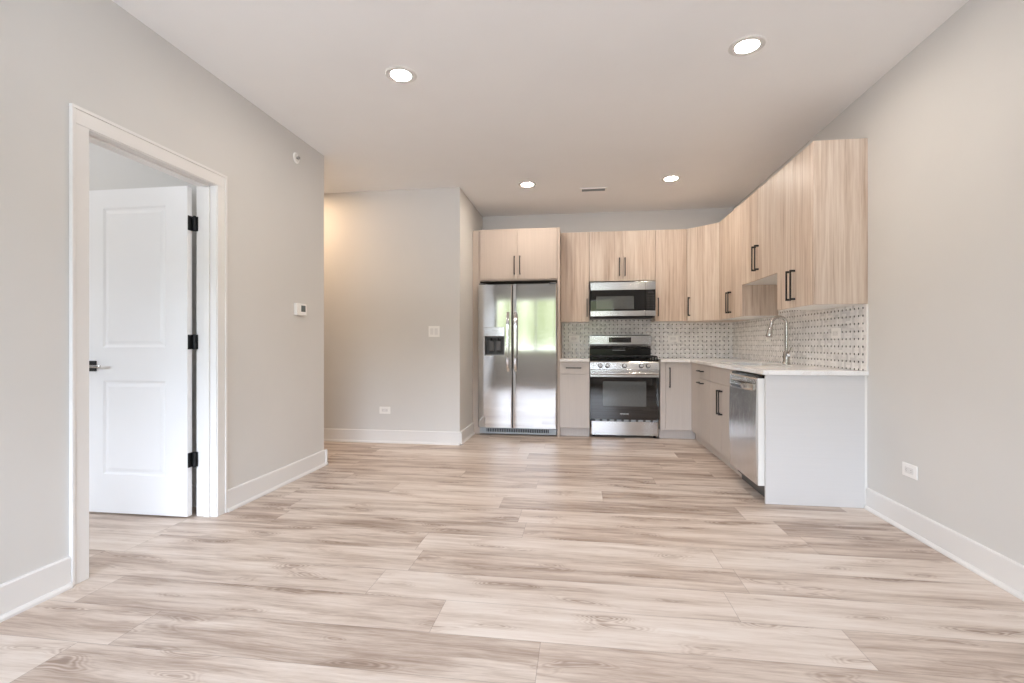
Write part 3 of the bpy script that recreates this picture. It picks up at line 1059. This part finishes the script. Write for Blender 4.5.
def fridge_skin(x0, x1, hole=None):
    """Door shell with softly rounded front edges; hole = (x0,x1,z0,z1) opened for the dispenser."""
    mb = MB()
    r = 0.016
    def prof(x):
        d = min(x - x0, x1 - x)
        bow = 0.004 * (1 - ((x - (x0 + x1) / 2) / ((x1 - x0) / 2)) ** 2)
        e = 0.0 if d >= r else r - math.sqrt(max(0, r * r - (r - d) ** 2))
        return FY + e - bow
    xs_ = [x0 + r * (1 - math.cos(math.pi / 2 * k / 6)) for k in range(7)]
    inner = [x0 + r + (x1 - x0 - 2 * r) * k / 14 for k in range(1, 14)]
    xs_ += inner + [x1 - r * (1 - math.cos(math.pi / 2 * (6 - k) / 6)) for k in range(7)]
    if hole:
        xs_ += [hole[0], hole[1]]
    xs_ = sorted(set(round(x, 6) for x in xs_))
    zs_ = [FZ0, FZ1] if not hole else [FZ0, hole[2], hole[3], FZ1]
    for a, b in zip(xs_[:-1], xs_[1:]):
        for p, q in zip(zs_[:-1], zs_[1:]):
            if hole and a >= hole[0] - 1e-6 and b <= hole[1] + 1e-6 and abs(p - hole[2]) < 1e-6:
                continue
            mb.add([(a, prof(a), p), (b, prof(b), p), (b, prof(b), q), (a, prof(a), q)], [(0, 1, 2, 3)])
        for z in (FZ0, FZ1):
            mb.add([(a, prof(a), z), (b, prof(b), z), (b, FY + 0.07, z), (a, FY + 0.07, z)], [(0, 1, 2, 3)])
    for x in (x0, x1):
        mb.add([(x, prof(x), FZ0), (x, FY + 0.07, FZ0), (x, FY + 0.07, FZ1), (x, prof(x), FZ1)], [(0, 1, 2, 3)])
    mb.add([(x0, FY + 0.07, FZ0), (x1, FY + 0.07, FZ0), (x1, FY + 0.07, FZ1), (x0, FY + 0.07, FZ1)], [(0, 1, 2, 3)])
    bm = bmesh.new()
    vs = [bm.verts.new(v) for v in mb.v]
    for f in mb.f: bm.faces.new([vs[i] for i in f])
    bmesh.ops.remove_doubles(bm, verts=bm.verts, dist=0.0001)
    return MB().bm(bm)


DXa, DXb, DZa, DZm, DZb = -1.102, -0.856, 0.926, 1.152, 1.258
dl = fridge_skin(FX0, FXM - 0.0025, (DXa, DXb, DZa, DZb)).build('freezer_door', 'steel_door', fr, smooth=True)
dr = fridge_skin(FXM + 0.0025, FX1).build('fresh_food_door', 'steel_door', fr, smooth=True)


def fridge_handle(x, parent):
    mb = MB()
    z0, z1 = 0.744, 1.432
    n = 20
    rows = []
    for k in range(n + 1):
        t = k / n
        z = z0 + (z1 - z0) * t
        out = 0.012 + 0.048 * (1 - abs(2 * t - 1) ** 6)
        y = FY - out
        hw = 0.0165
        rows.append([(x - hw, y + 0.006, z), (x - hw * 0.75, y, z), (x + hw * 0.75, y, z), (x + hw, y + 0.006, z), (x + hw * 0.8, y + 0.016, z), (x - hw * 0.8, y + 0.016, z)])
    vs = [p for r in rows for p in r]
    fs = []
    for k in range(n):
        for i in range(6):
            fs.append((k * 6 + i, k * 6 + (i + 1) % 6, (k + 1) * 6 + (i + 1) % 6, (k + 1) * 6 + i))
    fs += [tuple(range(6)), tuple(n * 6 + i for i in range(6))]
    mb.add(vs, fs)
    mb.box(x - 0.012, x + 0.012, FY - 0.014, FY - 0.0035, z0 + 0.002, z0 + 0.030, 0.002).box(x - 0.012, x + 0.012, FY - 0.014, FY - 0.0035, z1 - 0.030, z1 - 0.002, 0.002)
    return mb.build('door_handle', 'steel_handle', parent, smooth=True)


fridge_handle(-0.818, dl)
fridge_handle(-0.728, dr)
# dispenser: frame, control panel on top, recess with paddles below
dp = thing_part = MB()
dp.box(DXa + 0.001, DXb - 0.001, FY - 0.008, FY + 0.05, DZm + 0.002, DZb - 0.001, 0.003)
disp = dp.build('dispenser', 'steel', dl)
mb = MB()
mb.box(DXa + 0.001, DXa + 0.010, FY - 0.006, FY + 0.02, DZa + 0.012, DZm, 0.001).box(DXb - 0.010, DXb - 0.001, FY - 0.006, FY + 0.02, DZa + 0.012, DZm, 0.001)
mb.box(DXa + 0.001, DXb - 0.001, FY - 0.010, FY + 0.02, DZa + 0.001, DZa + 0.0115, 0.002)
mb.build('dispenser_frame', 'grey_plastic', disp)
mb = MB()
mb.box(DXa + 0.011, DXb - 0.011, FY + 0.062, FY + 0.068, DZa + 0.012, DZm)
mb.box(DXa + 0.011, DXa + 0.014, FY + 0.021, FY + 0.062, DZa + 0.012, DZm).box(DXb - 0.014, DXb - 0.011, FY + 0.021, FY + 0.062, DZa + 0.012, DZm)
mb.box(DXa + 0.014, DXb - 0.014, FY + 0.021, FY + 0.062, DZa + 0.012, DZa + 0.018).box(DXa + 0.014, DXb - 0.014, FY + 0.004, FY + 0.062, DZm - 0.022, DZm - 0.002)
mb.build('dispenser_recess', 'dark_cavity', disp)
mb = MB()
for cx in (-1.02, -0.935):
    MB().prism([(FY + 0.060, DZm - 0.03), (FY + 0.034, DZm - 0.055), (FY + 0.040, DZa + 0.060), (FY + 0.060, DZa + 0.045)], 'x', cx - 0.026, cx + 0.026).build('dispenser_paddle', 'button_grey', disp)
    MB().cyl((cx, FY + 0.026, DZm - 0.0225), (cx, FY + 0.026, DZm - 0.045), 0.012, 0.009).build('dispenser_nozzle', 'gap_black', disp, smooth=True)
lettering('logo_lettering', 'FRIGIDAIRE', 0.062, 'button_grey', disp, (-0.979, FY - 0.0082, 1.215))
mb = MB()
for k in range(6):
    mb.box(-1.072 + k * 0.034, -1.058 + k * 0.034, FY - 0.0092, FY - 0.0081, 1.176, 1.181)
mb.build_each('dispenser_button', 'button_grey', disp)
# toe grille
mb = MB()
mb.box(FX0 + 0.01, FX1 - 0.01, FY + 0.055, FY + 0.070, 0.012, 0.030, 0.002).box(FX0 + 0.01, FX1 - 0.01, FY + 0.055, FY + 0.070, 0.072, 0.082, 0.002)
mb.box(FX0 + 0.01, FX0 + 0.09, FY + 0.055, FY + 0.070, 0.031, 0.071).box(FX1 - 0.09, FX1 - 0.01, FY + 0.055, FY + 0.070, 0.031, 0.071)
for k in range(36):
    xx = FX0 + 0.10 + k * 0.0206
    mb.box(xx, xx + 0.007, FY + 0.058, FY + 0.068, 0.030, 0.072)
mb.build('toe_grille', 'grey_plastic', fr)
MB().box(FX0 + 0.012, FX1 - 0.012, FY + 0.0715, FY + 0.0745, 0.014, 0.085).build('grille_backing', 'gap_black', fr)
mb = MB()
for xx in (FX0 + 0.06, FX1 - 0.06):
    mb.cyl((xx, FY + 0.13, 0.0005), (xx, FY + 0.13, 0.034), 0.018).cyl((xx, YBACK - 0.1, 0.0005), (xx, YBACK - 0.1, 0.034), 0.018)
mb.build_each('levelling_foot', 'gap_black', fr)
mb = MB().box(FX0 + 0.01, FX0 + 0.09, FY + 0.01, FY + 0.10, 1.7535, 1.768, 0.003).box(FX1 - 0.09, FX1 - 0.01, FY + 0.01, FY + 0.10, 1.7535, 1.768, 0.003)
mb.build_each('hinge_cover', 'rear_side', fr)

# ------------------------------------------------------------------ gas range
RX0, RX1 = 0.1190, 0.8850
RF = 5.605
rg = thing('gas_range', 'stainless steel gas range with black glass oven door between the base cabinets', 'range', (0.502, 5.88, 0))
MB().box(RX0 + 0.003, RX1 - 0.003, RF + 0.05, YBACK - 0.03, 0.03, 0.868, 0.002).build('body', 'rear_side', rg)
mb = MB()
for xx in (RX0 + 0.04, RX1 - 0.04):
    mb.cyl((xx, RF + 0.07, 0.0005), (xx, RF + 0.07, 0.0295), 0.016).cyl((xx, YBACK - 0.09, 0.0005), (xx, YBACK - 0.09, 0.0295), 0.016)
mb.build_each('levelling_foot', 'gap_black', rg)
# storage drawer with curved ends
poly = []
n = 8
for k in range(n + 1):
    a = math.pi / 2 * k / n
    poly.append((RX0 + 0.024 * (1 - math.cos(a)) , RF + 0.024 * (1 - math.sin(a))))
poly2 = [(RX0 + RX1 - x, y) for x, y in reversed(poly)]
drw = MB().prism(poly + poly2 + [(RX1, RF + 0.048), (RX0, RF + 0.048)], 'z', 0.030, 0.184).build('storage_drawer', 'steel', rg, smooth=True)
# oven door
od = thing('oven_door', '', '', (0, 0, 0)) if False else MB().box(RX0, RX1, RF, RF + 0.046, 0.206, 0.684, 0.004).build('oven_door', 'black_glass', rg)
MB().box(RX0, RX1, RF - 0.002, RF + 0.046, 0.686, 0.772, 0.004).build('door_rail', 'steel', od)
MB().box(0.262, 0.742, RF - 0.0012, RF - 0.0002, 0.358, 0.640).build('oven_window', 'window_tint', od)
mb = MB()
pts = [(RX0 + 0.012, RF - 0.040, 0.731), (RX0 + 0.2, RF - 0.050, 0.731), (0.502, RF - 0.054, 0.731), (RX1 - 0.2, RF - 0.050, 0.731), (RX1 - 0.012, RF - 0.040, 0.731)]
mb.tube(pts, 0.0135, 18)
for xx in (RX0 + 0.035, RX1 - 0.035):
    mb.box(xx - 0.014, xx + 0.014, RF - 0.040, RF - 0.0025, 0.720, 0.742, 0.004)
mb.build('door_handle', 'steel', od, smooth=True)
lettering('logo_lettering', 'FRIGIDAIRE', 0.094, 'logo_silver', od, (0.502, RF - 0.0002, 0.271))
mb = MB()
for k in range(9):
    xx = RX0 + 0.06 + k * 0.08
    mb.box(xx, xx + 0.05, RF + 0.008, RF + 0.02, 0.1865, 0.2035)
mb.build_each('door_vent', 'grey_plastic', od)
# control panel, sloped back
cp = MB().prism([(RF - 0.004, 0.775), (RF + 0.010, 0.852), (RF + 0.018, 0.862), (RF + 0.049, 0.862), (RF + 0.049, 0.775)], 'x', RX0, RX1).build('control_panel', 'steel', rg)
tilt = Vector((0, -0.077, 0.014)).normalized()
for kx in (0.2345, 0.315, 0.502, 0.6875, 0.763):
    base = Vector((kx, RF + 0.003, 0.814))
    MB().lathe(base + tilt * 0.0002, [(0.0265, 0), (0.0255, 0.004), (0.0200, 0.0045)], tuple(tilt), 28, cap1=False).build('knob_bezel', 'button_grey', cp, smooth=True)
    MB().lathe(base + tilt * 0.0004, [(0.0195, 0), (0.0195, 0.012), (0.0185, 0.030), (0.0165, 0.034)], tuple(tilt), 28).box(kx - 0.003, kx + 0.003, RF - 0.036, RF - 0.020, 0.803, 0.834, 0.002).build('control_knob', 'steel_handle', cp, smooth=True)
# cooktop
MB().box(RX0, RX1, RF + 0.019, 6.075, 0.8685, 0.880, 0.003).build('cooktop', 'enamel', rg)
mb = MB()
for bx in (0.262, 0.502, 0.742):
    for by in (5.76, 5.97):
        if bx == 0.502 and by > 5.9: continue
        yy = by if bx != 0.502 else 5.865
        r = 0.05 if bx != 0.502 else 0.042
        mb.lathe((bx, yy, 0.8802), [(r, 0), (r, 0.008), (r * 0.82, 0.012), (r * 0.78, 0.016), (r * 0.6, 0.018)])
mb.build_each('burner', 'iron', rg, smooth=True)


def grate(x0, x1):
    mb = MB()
    y0, y1 = RF + 0.035, 6.060
    zt, h = 0.922, 0.012
    b = 0.006
    mb.box(x0, x1, y0, y0 + 2 * b, zt - h, zt, 0.002).box(x0, x1, y1 - 2 * b, y1, zt - h, zt, 0.002)
    mb.box(x0, x0 + 2 * b, y0, y1, zt - h, zt, 0.002).box(x1 - 2 * b, x1, y0, y1, zt - h, zt, 0.002)
    xm = (x0 + x1) / 2
    mb.box(xm - b, xm + b, y0, y1, zt - h, zt + 0.004, 0.002)
    for yy in (5.70, 5.76, 5.82, 5.91, 5.97, 6.03):
        mb.box(x0, x1, yy - b, yy + b, zt - h, zt + 0.004, 0.002)
    for xx in (x0 + b, x1 - b):
        for yy in (y0 + b, y1 - b, (y0 + y1) / 2):
            mb.box(xx - b, xx + b, yy - b, yy + b, 0.8803, zt - h, 0.001)
    mb.build('grate', 'iron', rg)


grate(RX0 + 0.012, 0.370)
grate(0.374, 0.630)
grate(0.634, RX1 - 0.012)
# backguard
bgm = MB().prism([(6.128, 1.000), (6.112, 1.020), (6.102, 1.040), (6.098, 1.060), (6.098, 1.162), (6.108, 1.172), (6.180, 1.172), (6.180, 1.000)], 'x', RX0 + 0.006, RX1 - 0.018).build('backguard', 'steel', rg)
MB().box(RX0 + 0.006, RX1 - 0.020, 6.118, 6.178, 0.8805, 0.9995, 0.003).build('backguard_base', 'enamel', bgm)
MB().box(0.400, 0.560, 6.1125, 6.1178, 0.982, 0.988, 0.001).build('vent_slot', 'grey_plastic', bgm)
db = MB().box(0.358, 0.628, 6.0955, 6.0978, 1.080, 1.143, 0.001).build('display', 'black_glass', bgm)
mb = MB()
for r_ in range(2):
    for k in range(8):
        if k in (3, 4) and r_ == 0: continue
        xx = 0.376 + k * 0.031
        mb.box(xx, xx + 0.017, 6.0948, 6.0954, 1.095 + r_ * 0.024, 1.101 + r_ * 0.024)
mb.build_each('button', 'button_grey', db)

# ------------------------------------------------------------------ over-the-range microwave
MX0, MX1, MF = 0.1280, 0.8730, 5.795
MZ0, MZ1 = 1.370, 1.7855
mw = thing('microwave', 'stainless and black over-the-range microwave below the two-door wall cabinet', 'microwave', (0.5, 6.0, MZ0))
MB().box(MX0 + 0.002, MX1 - 0.002, MF + 0.045, YT - 0.002, MZ0, MZ1, 0.002).build('body', 'rear_side', mw)
msx = 0.757
md = MB().box(MX0, msx - 0.0008, MF, MF + 0.043, MZ0 + 0.018, MZ1, 0.003).build('door', 'black_glass', mw)
MB().box(MX0, msx - 0.0008, MF - 0.004, MF - 0.0004, 1.694, MZ1, 0.0015).box(MX0, msx - 0.0008, MF - 0.004, MF - 0.0004, MZ0 + 0.018, 1.450, 0.0015).build_each('door_trim', 'steel', md)
MB().box(0.196, 0.629, MF - 0.0014, MF - 0.0004, 1.472, 1.622).build('door_window', 'window_tint', md)
mc = MB().box(msx + 0.0008, MX1, MF, MF + 0.043, MZ0 + 0.018, MZ1, 0.003).build('control_panel', 'black_glass', mw)
MB().box(msx + 0.0008, MX1, MF - 0.004, MF - 0.0004, 1.694, MZ1, 0.0015).box(msx + 0.0008, MX1, MF - 0.004, MF - 0.0004, MZ0 + 0.018, 1.450, 0.0015).build_each('panel_trim', 'steel', mc)
mb = MB()
for r_ in range(6):
    for k in range(3):
        xx = 0.784 + k * 0.029
        zz = 1.478 + r_ * 0.029
        mb.box(xx, xx + 0.016, MF - 0.0012, MF - 0.0003, zz, zz + 0.007)
mb.box(0.790, 0.850, MF - 0.0012, MF - 0.0003, 1.660, 1.666)
mb.build_each('button', 'button_grey', mc)
mb = MB().box(MX0 + 0.03, MX1 - 0.03, MF + 0.02, MF + 0.044, MZ0 - 0.002, MZ0 + 0.016, 0.003)
mb.build('lower_vent', 'gap_black', mw)

# ------------------------------------------------------------------ dishwasher
DWX = 1.182
dw = thing('dishwasher', 'stainless steel dishwasher next to the grey end panel', 'dishwasher', (1.53, 3.76, 0))
MB().box(BX + 0.012, XR - 0.06, 3.458, 4.048, 0.06, 0.852, 0.003).build('tub', 'rear_side', dw)
y0, y1 = 3.462, 4.046
# door front gently bowed outward
poly = [(BX + 0.010, 0.112), (DWX + 0.006, 0.112), (DWX, 0.120)]
for k in range(1, 12):
    z = 0.120 + (0.800 - 0.120) * k / 12
    poly.append((DWX - 0.006 * math.sin(math.pi * k / 12), z))
poly += [(DWX, 0.800), (DWX, 0.826), (DWX + 0.008, 0.834), (BX + 0.010, 0.834)]
dd = MB().prism(poly, 'y', y0 + 0.002, y1).build('door', 'steel_upright', dw, smooth=True)
MB().prism([(DWX + 0.009, 0.112), (BX + 0.010, 0.112), (BX + 0.010, 0.833), (DWX + 0.009, 0.833)], 'y', y0 - 0.002, y0 + 0.0015).build('door_edge', 'caulk_white', dd)
# arched handle bar standing off near the top
nseg = 18
prof = []
vs, fs = [], []
for k in range(nseg + 1):
    t_ = k / nseg
    yy = y0 + 0.05 + (y1 - y0 - 0.09) * t_
    out = 0.006 + 0.040 * (1 - abs(2 * t_ - 1) ** 4)
    x = DWX - out
    vs += [(x, yy, 0.748), (x - 0.004, yy, 0.756), (x - 0.004, yy, 0.784), (x, yy, 0.792), (x + 0.010, yy, 0.788), (x + 0.010, yy, 0.752)]
for k in range(nseg):
    for i in range(6):
        fs.append((k * 6 + i, k * 6 + (i + 1) % 6, (k + 1) * 6 + (i + 1) % 6, (k + 1) * 6 + i))
fs += [tuple(range(6)), tuple(nseg * 6 + i for i in range(6))]
MB().add(vs, fs).build('door_handle', 'steel_handle', dd, smooth=True)
MB().box(DWX + 0.012, BX + 0.008, y0 + 0.004, y1 - 0.004, 0.8345, 0.852, 0.002).build('control_strip', 'enamel', dw)
MB().box(BX + 0.045, BX + 0.055, 3.452, 4.050, 0.0005, 0.100).build('toe_panel', 'rear_side', dw)
